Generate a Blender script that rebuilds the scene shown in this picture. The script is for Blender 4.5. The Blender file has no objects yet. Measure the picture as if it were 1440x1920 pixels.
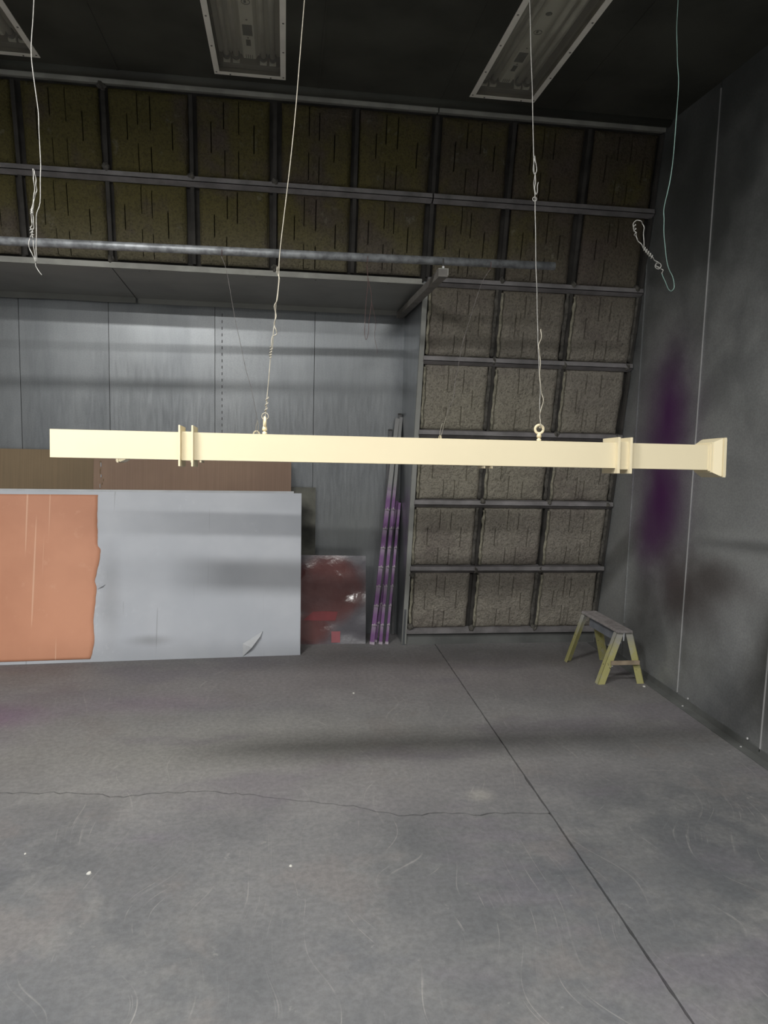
import bpy, bmesh, math, random
from mathutils import Vector, Matrix, noise as mnoise

S = bpy.context.scene
COL = S.collection
random.seed(7)

# ------------------------------------------------------------------ camera
YAW, PITCH, ROLL, FPX = math.radians(7.920), math.radians(-6.406), math.radians(1.470), 1359.2
fwd = Vector((math.sin(YAW) * math.cos(PITCH), math.cos(YAW) * math.cos(PITCH), math.sin(PITCH)))
rgt = Vector((math.cos(YAW), -math.sin(YAW), 0))
upv = rgt.cross(fwd)
r2 = rgt * math.cos(ROLL) + upv * math.sin(ROLL)
u2 = -rgt * math.sin(ROLL) + upv * math.cos(ROLL)
cd = bpy.data.cameras.new('camera')
cam = bpy.data.objects.new('camera', cd)
COL.objects.link(cam)
cd.sensor_fit = 'VERTICAL'
cd.sensor_height = 36.0
cd.lens = FPX * 36.0 / 1920.0
cd.clip_start = 0.05
cam.matrix_world = Matrix(((r2.x, u2.x, -fwd.x, 0), (r2.y, u2.y, -fwd.y, 0), (r2.z, u2.z, -fwd.z, 1.7), (0, 0, 0, 1)))
S.camera = cam

# ------------------------------------------------------------------ world, exposure, lamp power
w = bpy.data.worlds.new('world')
S.world = w
w.use_nodes = True
w.node_tree.nodes['Background'].inputs[0].default_value = (0.5, 0.55, 0.6, 1)
w.node_tree.nodes['Background'].inputs[1].default_value = 0.02
S.view_settings.view_transform = 'Standard'
S.view_settings.look = 'None'
S.view_settings.exposure = 0.0
S.view_settings.gamma = 1.0
S.view_settings.use_curve_mapping = False
LAMP_W = ((6.0, 16.0, 150.0), (80.0, 80.0, 66.0), (18.0, 18.0, 18.0))   # watts per fixture (right, middle, left), row by row going back; some tubes are tired
LAMP_COL = (1.0, 0.99, 0.965)

# room numbers (metres; camera stands at x=0, y=0)
XR, XL, ZC, YF, YREC = 2.56, -3.02, 3.82, -5.4, 5.90
LEAN = math.radians(9.88)
SB, CB = math.sin(LEAN), math.cos(LEAN)
RP = 0.5336                            # filter row pitch along the slope
CP = 0.527                             # filter column pitch
X0 = 0.974                             # left end of the lower filter bank
BY, BZ = 5.565, 0.109                  # foot of the sloping filter bank


def slope(x, s, out=0.0):              # point on the sloping bank: x, distance up the slope, distance out of it
    return Vector((x, BY - s * SB - out * CB, BZ + s * CB - out * SB))


# ------------------------------------------------------------------ node helpers
class NT:
    def __init__(self, name):
        self.m = bpy.data.materials.new(name)
        self.m.use_nodes = True
        self.t = self.m.node_tree
        self.n = self.t.nodes
        self.b = self.n['Principled BSDF']
        self.out = self.n['Material Output']

    def new(self, typ, **k):
        n = self.n.new(typ)
        for a, v in k.items():
            setattr(n, a, v)
        return n

    def link(self, a, b):
        self.t.links.new(a, b)

    def put(self, sock, v):
        if hasattr(v, 'is_output') or isinstance(v, bpy.types.NodeSocket):
            self.link(v, sock)
        elif isinstance(v, (tuple, list)) and len(v) == 3 and sock.type == 'RGBA':
            sock.default_value = (*v, 1)
        else:
            sock.default_value = v

    def world(self):
        return self.new('ShaderNodeNewGeometry').outputs['Position']

    def obj(self):
        return self.new('ShaderNodeTexCoord').outputs['Object']

    def vmap(self, vec, scale=(1, 1, 1), loc=(0, 0, 0), rot=(0, 0, 0)):
        m = self.new('ShaderNodeMapping')
        self.link(vec, m.inputs[0])
        m.inputs['Location'].default_value = loc
        m.inputs['Rotation'].default_value = rot
        m.inputs['Scale'].default_value = scale
        return m.outputs[0]

    def noise(self, vec, scale, detail=4, rough=0.55, dist=0.0):
        n = self.new('ShaderNodeTexNoise')
        self.link(vec, n.inputs['Vector'])
        n.inputs['Scale'].default_value = scale
        n.inputs['Detail'].default_value = detail
        n.inputs['Roughness'].default_value = rough
        n.inputs['Distortion'].default_value = dist
        return n.outputs['Fac']

    def rng(self, v, a, b, c=0.0, d=1.0, smooth=True):
        n = self.new('ShaderNodeMapRange')
        n.interpolation_type = 'SMOOTHSTEP' if smooth else 'LINEAR'
        self.put(n.inputs[0], v)
        for i, x in enumerate((a, b, c, d)):
            n.inputs[i + 1].default_value = x
        return n.outputs[0]

    def math(self, op, a, b=0.0, clamp=False):
        n = self.new('ShaderNodeMath', operation=op)
        n.use_clamp = clamp
        self.put(n.inputs[0], a)
        self.put(n.inputs[1], b)
        return n.outputs[0]

    def mix(self, f, a, b, mode='MIX'):
        n = self.new('ShaderNodeMix', data_type='RGBA', blend_type=mode)
        self.put(n.inputs[0], f)
        self.put(n.inputs[6], a)
        self.put(n.inputs[7], b)
        return n.outputs[2]

    def sep(self, vec):
        n = self.new('ShaderNodeSeparateXYZ')
        self.link(vec, n.inputs[0])
        return n.outputs

    def blob(self, vec, c, r, hard=0.0, wob=0.0, wscale=3.0):
        v = vec
        a = self.new('ShaderNodeVectorMath', operation='SUBTRACT')
        self.link(v, a.inputs[0])
        a.inputs[1].default_value = c
        d = self.new('ShaderNodeVectorMath', operation='DIVIDE')
        self.link(a.outputs[0], d.inputs[0])
        d.inputs[1].default_value = r
        l = self.new('ShaderNodeVectorMath', operation='LENGTH')
        self.link(d.outputs[0], l.inputs[0])
        x = l.outputs['Value']
        if wob:
            x = self.math('ADD', x, self.math('MULTIPLY', self.math('SUBTRACT', self.noise(vec, wscale, 3), 0.5), wob))
        return self.rng(x, 1.0, hard, 0.0, 1.0)

    def bump(self, h, strength=0.3, dist=0.01):
        n = self.new('ShaderNodeBump')
        n.inputs['Strength'].default_value = strength
        n.inputs['Distance'].default_value = dist
        self.link(h, n.inputs['Height'])
        self.link(n.outputs[0], self.b.inputs['Normal'])

    def done(self, col, rough=0.6, metal=0.0, spec=0.5):
        self.put(self.b.inputs['Base Color'], col)
        self.put(self.b.inputs['Roughness'], rough)
        self.put(self.b.inputs['Metallic'], metal)
        self.b.inputs['Specular IOR Level'].default_value = spec
        return self.m


def simple(name, col, rough=0.6, metal=0.0, var=0.15, scale=6.0, bump=0.0, bscale=60, spec=0.5):
    t = NT(name)
    v = t.obj()
    f = t.noise(v, scale, 5)
    lo = tuple(c * (1 - var) for c in col)
    hi = tuple(min(1, c * (1 + var)) for c in col)
    if bump:
        t.bump(t.noise(v, bscale, 4), bump, 0.004)
    return t.done(t.mix(t.rng(f, 0.3, 0.7), lo, hi), rough, metal, spec)


# ------------------------------------------------------------------ materials
def m_floor():
    t = NT('sprayed concrete')
    p = t.world()
    big = t.noise(p, 0.55, 5, 0.6, 0.4)
    mid = t.noise(p, 2.6, 6, 0.65, 0.3)
    fine = t.noise(p, 40, 5, 0.7)
    c = t.mix(t.rng(big, 0.35, 0.65), (0.098, 0.102, 0.108), (0.158, 0.157, 0.16))
    c = t.mix(t.rng(mid, 0.42, 0.72), c, (0.185, 0.182, 0.178))
    c = t.mix(t.math('MULTIPLY', t.rng(t.noise(p, 1.3, 6, 0.65), 0.48, 0.66), 0.6), c, (0.095, 0.10, 0.112))
    # paler tone towards the exhaust wall, painted in to offset lamp falloff
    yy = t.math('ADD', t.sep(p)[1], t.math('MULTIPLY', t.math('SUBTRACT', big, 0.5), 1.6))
    dust = t.mix(t.rng(mid, 0.3, 0.7), (0.215, 0.208, 0.208), (0.27, 0.262, 0.258))  # dust: the paler tone that offsets lamp falloff
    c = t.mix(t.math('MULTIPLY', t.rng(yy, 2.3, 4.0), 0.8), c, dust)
    # old overspray drifts near the far end
    for ce, ra, k, co in (((-1.65, 4.3, 0), (0.5, 0.32, 1), 0.55, (0.19, 0.105, 0.19)),
                          ((-0.8, 4.45, 0), (0.7, 0.24, 1), 0.35, (0.225, 0.155, 0.215)),
                          ((0.5, 4.85, 0), (3.2, 0.75, 1), 0.5, (0.245, 0.215, 0.215)),
                          ((-0.2, 3.75, 0), (2.2, 0.75, 1), 0.5, (0.275, 0.268, 0.24)),
                          ((0.6, 3.35, 0), (1.8, 0.5, 1), 0.3, (0.225, 0.21, 0.215)),
                          ((2.0, 3.6, 0), (0.7, 0.3, 1), 0.2, (0.16, 0.17, 0.165)),
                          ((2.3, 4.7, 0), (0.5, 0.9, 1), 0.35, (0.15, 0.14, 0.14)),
                          ((0.93, 3.16, 0), (0.11, 0.09, 1), 0.45, (0.42, 0.40, 0.36))):
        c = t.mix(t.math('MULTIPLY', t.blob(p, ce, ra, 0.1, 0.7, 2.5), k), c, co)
    # pale scuffs: thin stretched noise in several directions
    warp = t.new('ShaderNodeVectorMath', operation='ADD')
    wn = t.new('ShaderNodeTexNoise')
    t.link(p, wn.inputs['Vector'])
    wn.inputs['Scale'].default_value = 1.1
    wn.inputs['Detail'].default_value = 1.0
    wsc = t.new('ShaderNodeVectorMath', operation='SCALE')
    t.link(wn.outputs['Color'], wsc.inputs[0])
    wsc.inputs['Scale'].default_value = 0.9
    t.link(p, warp.inputs[0])
    t.link(wsc.outputs[0], warp.inputs[1])
    for rot, sx, sy, thr in ((1.1, 70, 0.9, 0.66), (-0.9, 62, 1.1, 0.665), (1.9, 80, 1.3, 0.665), (0.4, 90, 1.6, 0.67), (-1.5, 56, 0.7, 0.665), (1.45, 75, 0.6, 0.665), (0.9, 48, 0.5, 0.675)):
        v = t.vmap(warp.outputs[0], (sx, sy, 1), (rot * 3, rot, 0), (0, 0, rot))
        q = t.rng(t.noise(v, 1.0, 3, 0.55), thr, thr + 0.07)
        q = t.math('MULTIPLY', q, t.rng(t.noise(p, 2.2 + sy, 3), 0.46, 0.62))
        c = t.mix(t.math('MULTIPLY', q, 0.34), c, (0.40, 0.385, 0.355))
    c = t.mix(t.math('MULTIPLY', t.rng(t.noise(p, 11, 4, 0.7), 0.64, 0.75), 0.4), c, (0.36, 0.35, 0.32))
    c = t.mix(t.math('MULTIPLY', t.rng(t.noise(t.vmap(p, (1, 1, 1), (7, 3, 0)), 1.9, 5, 0.65), 0.54, 0.66), 0.35), c, (0.20, 0.178, 0.168))
    c = t.mix(t.math('MULTIPLY', t.rng(t.noise(t.vmap(p, (0.7, 1.6, 1), (3, 9, 0)), 1.2, 4, 0.6), 0.52, 0.66), 0.4), c, (0.165, 0.145, 0.172))
    c = t.mix(t.rng(fine, 0.3, 0.7), t.mix(0.28, c, (0.03, 0.03, 0.03)), c)
    t.bump(t.math('ADD', fine, t.math('MULTIPLY', mid, 2.0)), 0.18, 0.006)
    return t.done(c, t.rng(mid, 0.3, 0.7, 0.62, 0.8), 0.0, 0.35)


def m_right():
    t = NT('oversprayed galvanised wall')
    p = t.world()
    big = t.noise(p, 0.9, 4, 0.5, 0.3)
    mid = t.noise(p, 3.0, 5, 0.6)
    fine = t.noise(p, 90, 3, 0.6)
    c = t.mix(t.rng(big, 0.3, 0.7), (0.215, 0.225, 0.23), (0.40, 0.412, 0.412))
    c = t.mix(t.math('MULTIPLY', t.rng(mid, 0.4, 0.7), 0.4), c, (0.45, 0.46, 0.455))
    for ce, ra, k, co, wb in (((XR, 4.62, 1.55), (1, 0.62, 1.25), 0.8, (0.165, 0.09, 0.19), 0.4),
                              ((XR, 4.62, 1.88), (1, 0.30, 0.62), 0.92, (0.105, 0.018, 0.135), 0.5),
                              ((XR, 4.66, 1.28), (1, 0.34, 0.55), 0.94, (0.11, 0.018, 0.135), 0.5),
                              ((XR, 4.78, 1.0), (1, 0.30, 0.36), 0.85, (0.115, 0.03, 0.135), 0.6),
                              ((XR, 4.3, 0.72), (1, 0.6, 0.42), 0.75, (0.105, 0.078, 0.074), 0.6),
                              ((XR, 3.95, 0.88), (1, 0.6, 0.18), 0.6, (0.11, 0.09, 0.085), 0.6),
                              ((XR, 3.38, 0.4), (1, 0.35, 0.65), 0.7, (0.08, 0.08, 0.072), 0.6),
                              ((XR, 4.75, 0.5), (1, 0.35, 0.5), 0.5, (0.11, 0.105, 0.10), 0.6),
                              ((XR, 4.4, 3.25), (1, 1.6, 1.4), 0.85, (0.06, 0.068, 0.064), 0.6)):  # last entry: shade on the upper wall below the ceiling, put into the colour
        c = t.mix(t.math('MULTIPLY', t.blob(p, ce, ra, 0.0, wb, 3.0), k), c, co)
    c = t.mix(t.math('MULTIPLY', t.rng(fine, 0.35, 0.65), 0.18), c, (0.05, 0.05, 0.05))
    t.bump(t.math('ADD', t.math('MULTIPLY', fine, 0.05), t.math('MULTIPLY', t.noise(p, 1.6, 3), 3.0)), 0.12, 0.02)
    return t.done(c, t.rng(mid, 0.3, 0.7, 0.36, 0.5), 0.45, 0.5)


def m_galv():
    t = NT('galvanised sheet')
    p = t.world()
    a = t.noise(t.vmap(p, (3.0, 3.0, 0.5)), 1.2, 4, 0.55, 0.2)
    b = t.noise(t.vmap(p, (60, 60, 6)), 1.0, 3, 0.6)
    f = t.noise(p, 120, 3, 0.6)
    c = t.mix(t.rng(a, 0.3, 0.7), (0.26, 0.276, 0.29), (0.34, 0.357, 0.37))
    c = t.mix(t.math('MULTIPLY', t.rng(b, 0.35, 0.7), 0.14), c, (0.44, 0.457, 0.47))
    c = t.mix(t.math('MULTIPLY', t.rng(f, 0.4, 0.7), 0.2), c, (0.16, 0.165, 0.17))
    c = t.mix(t.math('MULTIPLY', t.blob(p, (0.6, 5.9, 0.9), (0.6, 1, 0.5), 0, 0.6), 0.3), c, (0.3, 0.31, 0.28))
    t.bump(t.math('ADD', t.math('MULTIPLY', f, 0.03), t.math('MULTIPLY', t.noise(p, 1.4, 2), 3.0)), 0.08, 0.02)
    return t.done(c, t.rng(b, 0.3, 0.7, 0.30, 0.38), 0.75, 0.5)


def m_filter():
    t = NT('loaded filter media')
    p = t.world()
    z = t.sep(p)[2]
    n1 = t.noise(p, 2.2, 4, 0.6)
    n2 = t.noise(p, 9, 5, 0.65)
    n3 = t.noise(p, 70, 5, 0.7)
    olive = t.mix(n2, (0.17, 0.145, 0.06), (0.125, 0.112, 0.045))
    brown = t.mix(n2, (0.135, 0.10, 0.078), (0.105, 0.10, 0.06))
    dusty = t.mix(n2, (0.40, 0.37, 0.305), (0.31, 0.283, 0.25))
    up = t.rng(z, 2.2, 3.2)
    c = t.mix(up, dusty, t.mix(t.rng(t.math('ADD', n1, t.math('MULTIPLY', t.sep(p)[0], 0.07)), 0.42, 0.62), olive, brown))
    c = t.mix(t.math('MULTIPLY', t.rng(n1, 0.5, 0.68), 0.4), c, (0.15, 0.118, 0.115))
    c = t.mix(t.math('MULTIPLY', t.blob(p, (1.45, 5.3, 1.6), (1.2, 1, 0.75), 0.2, 0.5), 0.6), c, (0.46, 0.43, 0.335))
    c = t.mix(t.math('MULTIPLY', t.rng(n2, 0.6, 0.75), 0.5), c, (0.30, 0.275, 0.22))
    c = t.mix(t.math('MULTIPLY', t.rng(n3, 0.42, 0.7), 0.5), c, (0.04, 0.036, 0.03))
    t.bump(t.math('ADD', n3, t.math('MULTIPLY', n2, 1.5)), 0.9, 0.022)
    return t.done(c, 0.95, 0.0, 0.1)


def m_orange():
    t = NT('orange backing film')
    v = t.obj()
    c = t.mix(t.rng(t.noise(v, 1.6, 4), 0.3, 0.7), (0.60, 0.275, 0.165), (0.70, 0.335, 0.205))
    for rot, ph, th in ((0.13, 0.0, 0.70), (-0.2, 5.0, 0.715), (0.35, 9.0, 0.73)):
        s = t.noise(t.vmap(v, (34, 1, 0.55), (ph, 0, ph), (0, rot, 0)), 1.0, 1, 0.4, 0.25)
        c = t.mix(t.math('MULTIPLY', t.rng(s, th, th + 0.03), 0.7), c, (0.82, 0.52, 0.36))
    c = t.mix(t.math('MULTIPLY', t.rng(t.noise(v, 14, 4), 0.62, 0.75), 0.3), c, (0.75, 0.42, 0.28))
    return t.done(c, 0.55, 0.0, 0.4)


def m_sheet():
    t = NT('grey coated sheet')
    v = t.obj()
    n = t.noise(v, 1.3, 4, 0.55)
    c = t.mix(t.rng(n, 0.3, 0.7), (0.46, 0.485, 0.53), (0.56, 0.58, 0.62))
    c = t.mix(t.math('MULTIPLY', t.rng(t.noise(v, 30, 5, 0.7), 0.52, 0.72), t.rng(t.noise(v, 1.7, 3), 0.5, 0.7)), c, (0.66, 0.68, 0.71))
    s = t.noise(t.vmap(v, (26, 1, 1.0), (2, 0, 1), (0, 0.25, 0)), 0.8, 2, 0.4, 1.6)
    c = t.mix(t.math('MULTIPLY', t.rng(s, 0.735, 0.75), 0.45), c, (0.25, 0.26, 0.28))
    for ce, ra, k in (((-1.1, 0, 0.14), (0.2, 1, 0.06), 0.5), ((-1.38, 0, 0.45), (0.12, 1, 0.5), 0.35)):
        c = t.mix(t.math('MULTIPLY', t.blob(v, ce, ra, 0, 0.6, 5), k), c, (0.2, 0.2, 0.21))
    return t.done(c, 0.42, 0.0, 0.5)


def m_red():
    t = NT('glossy red test panel')
    v = t.obj()
    f = t.blob(v, (-0.31, 0, 0.43), (0.36, 1, 0.31), 0.62, 0.5, 4)
    g = t.blob(v, (-0.46, 0, 0.13), (0.26, 1, 0.2), 0.4, 0.3, 5)
    h = t.math('MAXIMUM', f, g)
    n = t.noise(v, 3, 4)
    base = t.mix(n, (0.082, 0.077, 0.09), (0.105, 0.10, 0.115))
    red = t.mix(t.rng(n, 0.3, 0.7), (0.115, 0.042, 0.041), (0.15, 0.058, 0.054))
    t.bump(t.math('ADD', t.math('MULTIPLY', t.noise(v, 3.3, 1), 3.0), t.math('MULTIPLY', t.noise(v, 22, 2), 0.10)), 0.85, 0.03)
    return t.done(t.mix(h, base, red), t.rng(h, 0, 1, 0.4, 0.16), 0.0, 1.0)


def m_rackbar():
    t = NT('purple sprayed rack bar')
    v = t.obj()
    z = t.sep(v)[2]
    ph = t.math('FRACT', t.math('DIVIDE', z, 0.155))
    band = t.rng(ph, 0.45, 0.95)
    purple = t.mix(t.noise(v, 20, 3), (0.16, 0.07, 0.20), (0.25, 0.13, 0.29))
    c = t.mix(t.math('MULTIPLY', band, 0.75), purple, (0.33, 0.27, 0.34))
    top = t.rng(z, 1.18, 1.32)
    c = t.mix(top, c, (0.27, 0.27, 0.265))
    return t.done(c, 0.45, 0.2, 0.5)


def m_horse():
    t = NT('worn yellow sawhorse paint')
    v = t.obj()
    n = t.noise(v, 14, 5, 0.65)
    z = t.sep(v)[2]
    y = t.mix(n, (0.37, 0.35, 0.14), (0.44, 0.415, 0.19))
    g = t.mix(n, (0.33, 0.325, 0.30), (0.42, 0.41, 0.37))
    f = t.math('ADD', t.rng(z, 0.2, 0.36), t.math('MULTIPLY', t.rng(n, 0.5, 0.66), 0.55), True)
    c = t.mix(f, y, g)
    c = t.mix(t.rng(t.noise(v, 40, 4), 0.66, 0.72), c, (0.05, 0.05, 0.04))
    return t.done(c, 0.75, 0.0, 0.3)


def m_card(name, a, b):
    t = NT(name)
    v = t.obj()
    c = t.mix(t.rng(t.noise(v, 1.2, 4), 0.3, 0.7), a, b)
    c = t.mix(t.math('MULTIPLY', t.rng(t.noise(t.vmap(v, (120, 1, 2)), 1, 2), 0.3, 0.7), 0.15), c, (0.09, 0.07, 0.05))
    return t.done(c, 0.85, 0.0, 0.2)


def m_lens():
    t = NT('fixture lens')
    tr = t.new('ShaderNodeBsdfTransparent')
    tr.inputs[0].default_value = (0.93, 0.93, 0.9, 1)
    gl = t.new('ShaderNodeBsdfGlossy')
    gl.inputs['Roughness'].default_value = 0.06
    df = t.new('ShaderNodeBsdfDiffuse')
    df.inputs[0].default_value = (0.5, 0.49, 0.45, 1)
    m1 = t.new('ShaderNodeMixShader')
    m1.inputs[0].default_value = 0.06
    t.link(tr.outputs[0], m1.inputs[1])
    t.link(gl.outputs[0], m1.inputs[2])
    m2 = t.new('ShaderNodeMixShader')
    m2.inputs[0].default_value = 0.15
    t.link(m1.outputs[0], m2.inputs[1])
    t.link(df.outputs[0], m2.inputs[2])
    t.link(m2.outputs[0], t.out.inputs[0])
    return t.m


def m_emit():
    t = NT('lit tube')
    e = t.new('ShaderNodeEmission')
    e.inputs[0].default_value = (*LAMP_COL, 1)
    e.inputs[1].default_value = 6.0
    t.link(e.outputs[0], t.out.inputs[0])
    return t.m


M = {
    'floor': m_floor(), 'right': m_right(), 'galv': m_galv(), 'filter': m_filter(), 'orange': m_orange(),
    'sheet': m_sheet(), 'red': m_red(), 'rackbar': m_rackbar(), 'horse': m_horse(), 'lens': m_lens(), 'emit': m_emit(),
    'card_olive': m_card('olive brown cardboard', (0.24, 0.18, 0.115), (0.29, 0.215, 0.135)),
    'card_brown': m_card('brown cardboard', (0.27, 0.185, 0.14), (0.34, 0.235, 0.17)),
    'under': simple('joint filler', (0.012, 0.012, 0.012), 0.9),
    'ceil': simple('sooty ceiling sheet', (0.058, 0.06, 0.05), 0.6, 0.2, 0.35, 1.6, 0.05),
    'soffit': simple('grey soffit sheet', (0.31, 0.315, 0.295), 0.55, 0.2, 0.12, 2.0),
    'lip': simple('pale trim angle', (0.33, 0.33, 0.30), 0.6, 0.2, 0.2, 5.0),
    'rail': simple('dusty filter rail', (0.22, 0.21, 0.212), 0.65, 0.2, 0.25, 7.0, 0.1),
    'dark': simple('dark bank backing', (0.045, 0.042, 0.038), 0.95, 0, 0.3, 8),
    'knot': simple('matted overspray lint', (0.085, 0.08, 0.07), 0.98, 0, 0.4, 40, 0.8, 90),
    'roll': simple('rolled media edge', (0.25, 0.235, 0.18), 0.95, 0, 0.35, 30, 0.7, 90),
    'kick': simple('green grey kick plate', (0.135, 0.14, 0.135), 0.6, 0.2, 0.2, 4),
    'seam': simple('bare metal seam edge', (0.45, 0.45, 0.45), 0.5, 0.3, 0.1),
    'gap': simple('seam shadow gap filler', (0.05, 0.05, 0.05), 0.8),
    'cream': simple('cream paint', (0.715, 0.63, 0.435), 0.42, 0, 0.015, 3, 0.03, 250),
    'wire': simple('paint coated wire', (0.30, 0.295, 0.275), 0.55, 0.2, 0.2, 40),
    'wirec': simple('cream coated wire', (0.40, 0.37, 0.30), 0.55, 0.1, 0.15, 40),
    'wireg': simple('green tinted wire', (0.17, 0.27, 0.24), 0.55, 0.2, 0.3, 8),
    'wired': simple('dark red wire', (0.13, 0.07, 0.065), 0.6, 0.2, 0.2, 40),
    'wiret': simple('thin grey wire', (0.24, 0.22, 0.21), 0.6, 0.2, 0.3, 20),
    'pipe': simple('galvanised pipe', (0.33, 0.345, 0.36), 0.5, 0.45, 0.35, 22),
    'arm': simple('dull steel arm', (0.19, 0.18, 0.165), 0.7, 0.2, 0.2, 9),
    'white': simple('white enamel', (0.84, 0.82, 0.74), 0.5, 0, 0.06),
    'reflector': simple('white reflector', (0.86, 0.85, 0.78), 0.5, 0, 0.05),
    'housing': simple('dusty inner housing', (0.17, 0.155, 0.125), 0.7, 0, 0.2),
    'tube': simple('unlit fluorescent tube', (0.72, 0.71, 0.66), 0.3),
    'socket': simple('lamp socket', (0.05, 0.047, 0.042), 0.5),
    'sticker': simple('dark printed sticker', (0.09, 0.10, 0.09), 0.6),
    'screw': simple('screw steel', (0.22, 0.21, 0.19), 0.5, 0.5),
    'bright': simple('bright screw head', (0.6, 0.6, 0.6), 0.4, 0.3),
    'darksheet': simple('dark mottled sheet', (0.085, 0.085, 0.07), 0.35, 0.2, 0.7, 3.0),
    'edge': simple('pale sheet edge', (0.52, 0.535, 0.555), 0.6, 0, 0.1),
    'tape': simple('red masked patch', (0.20, 0.04, 0.045), 0.35, 0, 0.15),
    'tapep': simple('pink masked patch', (0.34, 0.11, 0.125), 0.45, 0, 0.1),
    'hook': simple('pale rack hook', (0.42, 0.36, 0.42), 0.45, 0.2, 0.2, 30),
    'greybar': simple('grey scrap bar', (0.15, 0.15, 0.155), 0.5, 0.3, 0.2),
    'horsetop': simple('dusty horse top', (0.26, 0.24, 0.235), 0.85, 0, 0.2, 30, 0.3),
    'horseweb': simple('blue grey web plate', (0.22, 0.235, 0.265), 0.6, 0.1, 0.15, 8),
    'wood': simple('dirty wood slat', (0.30, 0.24, 0.17), 0.8, 0, 0.2, 20),
    'chip': simple('white paint chip', (0.55, 0.54, 0.50), 0.7),
    'outer': simple('plain booth wall', (0.25, 0.255, 0.255), 0.6, 0.1, 0.15, 2),
}


# ------------------------------------------------------------------ mesh helpers
class MB:
    def __init__(self):
        self.v, self.f = [], []

    def add(self, vs, fs):
        o = len(self.v)
        self.v += [Vector(p) for p in vs]
        self.f += [tuple(i + o for i in f) for f in fs]
        return self

    def hexa(self, c):                 # 8 corners: bottom loop then top loop
        return self.add(c, [(3, 2, 1, 0), (4, 5, 6, 7), (0, 1, 5, 4), (1, 2, 6, 5), (2, 3, 7, 6), (3, 0, 4, 7)])

    def box(self, a, b):
        (x0, y0, z0), (x1, y1, z1) = a, b
        return self.hexa([(x0, y0, z0), (x1, y0, z0), (x1, y1, z0), (x0, y1, z0), (x0, y0, z1), (x1, y0, z1), (x1, y1, z1), (x0, y1, z1)])

    def bar(self, p, q, side, wd, th):  # flat bar from p to q; side = width direction
        p, q, side = Vector(p), Vector(q), Vector(side)
        d = (q - p).normalized()
        s = (side - d * side.dot(d)).normalized() * wd / 2
        n = d.cross(s).normalized() * th / 2
        return self.hexa([p - s - n, p + s - n, p + s + n, p - s + n, q - s - n, q + s - n, q + s + n, q - s + n])

    def tube(self, pts, r, n=6, closed=False):
        pts = [Vector(p) for p in pts]
        vs, fs, N = [], [], len(pts)
        ref = Vector((0.31, 0.93, 0.19)).normalized()
        for i, p in enumerate(pts):
            a = pts[(i - 1) % N] if (closed or i > 0) else p
            b = pts[(i + 1) % N] if (closed or i < N - 1) else p
            d = (b - a).normalized()
            s = d.cross(ref)
            if s.length < 1e-3:
                s = d.cross(Vector((1, 0, 0)))
            s.normalize()
            t = d.cross(s)
            rr = r[i] if isinstance(r, (list, tuple)) else r
            for k in range(n):
                an = 2 * math.pi * k / n
                vs.append(p + s * math.cos(an) * rr + t * math.sin(an) * rr)
        for i in range(N if closed else N - 1):
            j = (i + 1) % N
            for k in range(n):
                fs.append((i * n + k, i * n + (k + 1) % n, j * n + (k + 1) % n, j * n + k))
        if not closed:
            fs.append(tuple(range(n))[::-1])
            fs.append(tuple((N - 1) * n + k for k in range(n)))
        return self.add(vs, fs)

    def ring(self, c, axis, R, r, N=24, n=8):
        c, ax = Vector(c), Vector(axis).normalized()
        s = ax.orthogonal().normalized()
        t = ax.cross(s)
        return self.tube([c + (s * math.cos(2 * math.pi * i / N) + t * math.sin(2 * math.pi * i / N)) * R for i in range(N)], r, n, True)

    def disc(self, c, axis, r, h, n=10):
        c, ax = Vector(c), Vector(axis).normalized()
        return self.tube([c, c + ax * h * 0.6, c + ax * h], [r, r, r * 0.7], n)

    def xf(self, mat):
        self.v = [mat @ p for p in self.v]
        return self

    def mesh(self, name, mat, smooth=False):
        me = bpy.data.meshes.new(name)
        me.from_pydata([tuple(p) for p in self.v], [], self.f)
        bm = bmesh.new()
        bm.from_mesh(me)
        bmesh.ops.recalc_face_normals(bm, faces=bm.faces)
        bm.to_mesh(me)
        bm.free()
        me.materials.append(mat)
        if smooth:
            me.polygons.foreach_set('use_smooth', [True] * len(me.polygons))
        me.update()
        return me


WLOC = {}


def place(name, me, parent=None, loc=(0, 0, 0), rot=(0, 0, 0)):
    o = bpy.data.objects.new(name, me)
    COL.objects.link(o)
    o.location = loc
    o.rotation_euler = rot
    if parent:
        o.parent = parent
    return o


def build(mb, name, mat, parent=None, smooth=False, origin=None):
    """world-space mesh builder -> object; a child is moved into its parent's space (parents carry location only)"""
    if parent is not None:
        base = WLOC.get(parent.name, Vector())
        mb.v = [p - base for p in mb.v]
        o = place(name, mb.mesh(name, M[mat], smooth), parent)
        WLOC[o.name] = base
        return o
    og = Vector(origin) if origin is not None else Vector()
    mb.v = [p - og for p in mb.v]
    o = place(name, mb.mesh(name, M[mat], smooth), None, og)
    WLOC[o.name] = og
    return o


def tag(o, label, cat, group=None, kind=None):
    o['label'] = label
    o['category'] = cat
    if group:
        o['group'] = group
    if kind:
        o['kind'] = kind
    return o


def thing(name, loc, label, cat, group=None, kind=None, rot=(0, 0, 0)):
    o = place(name, None, None, loc, rot)
    o.empty_display_size = 0.1
    WLOC[o.name] = Vector(loc)
    return tag(o, label, cat, group, kind)


def bevel(o, wd, seg=2):
    m = o.modifiers.new('bevel', 'BEVEL')
    m.width = wd
    m.segments = seg
    m.limit_method = 'ANGLE'
    return o


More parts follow.
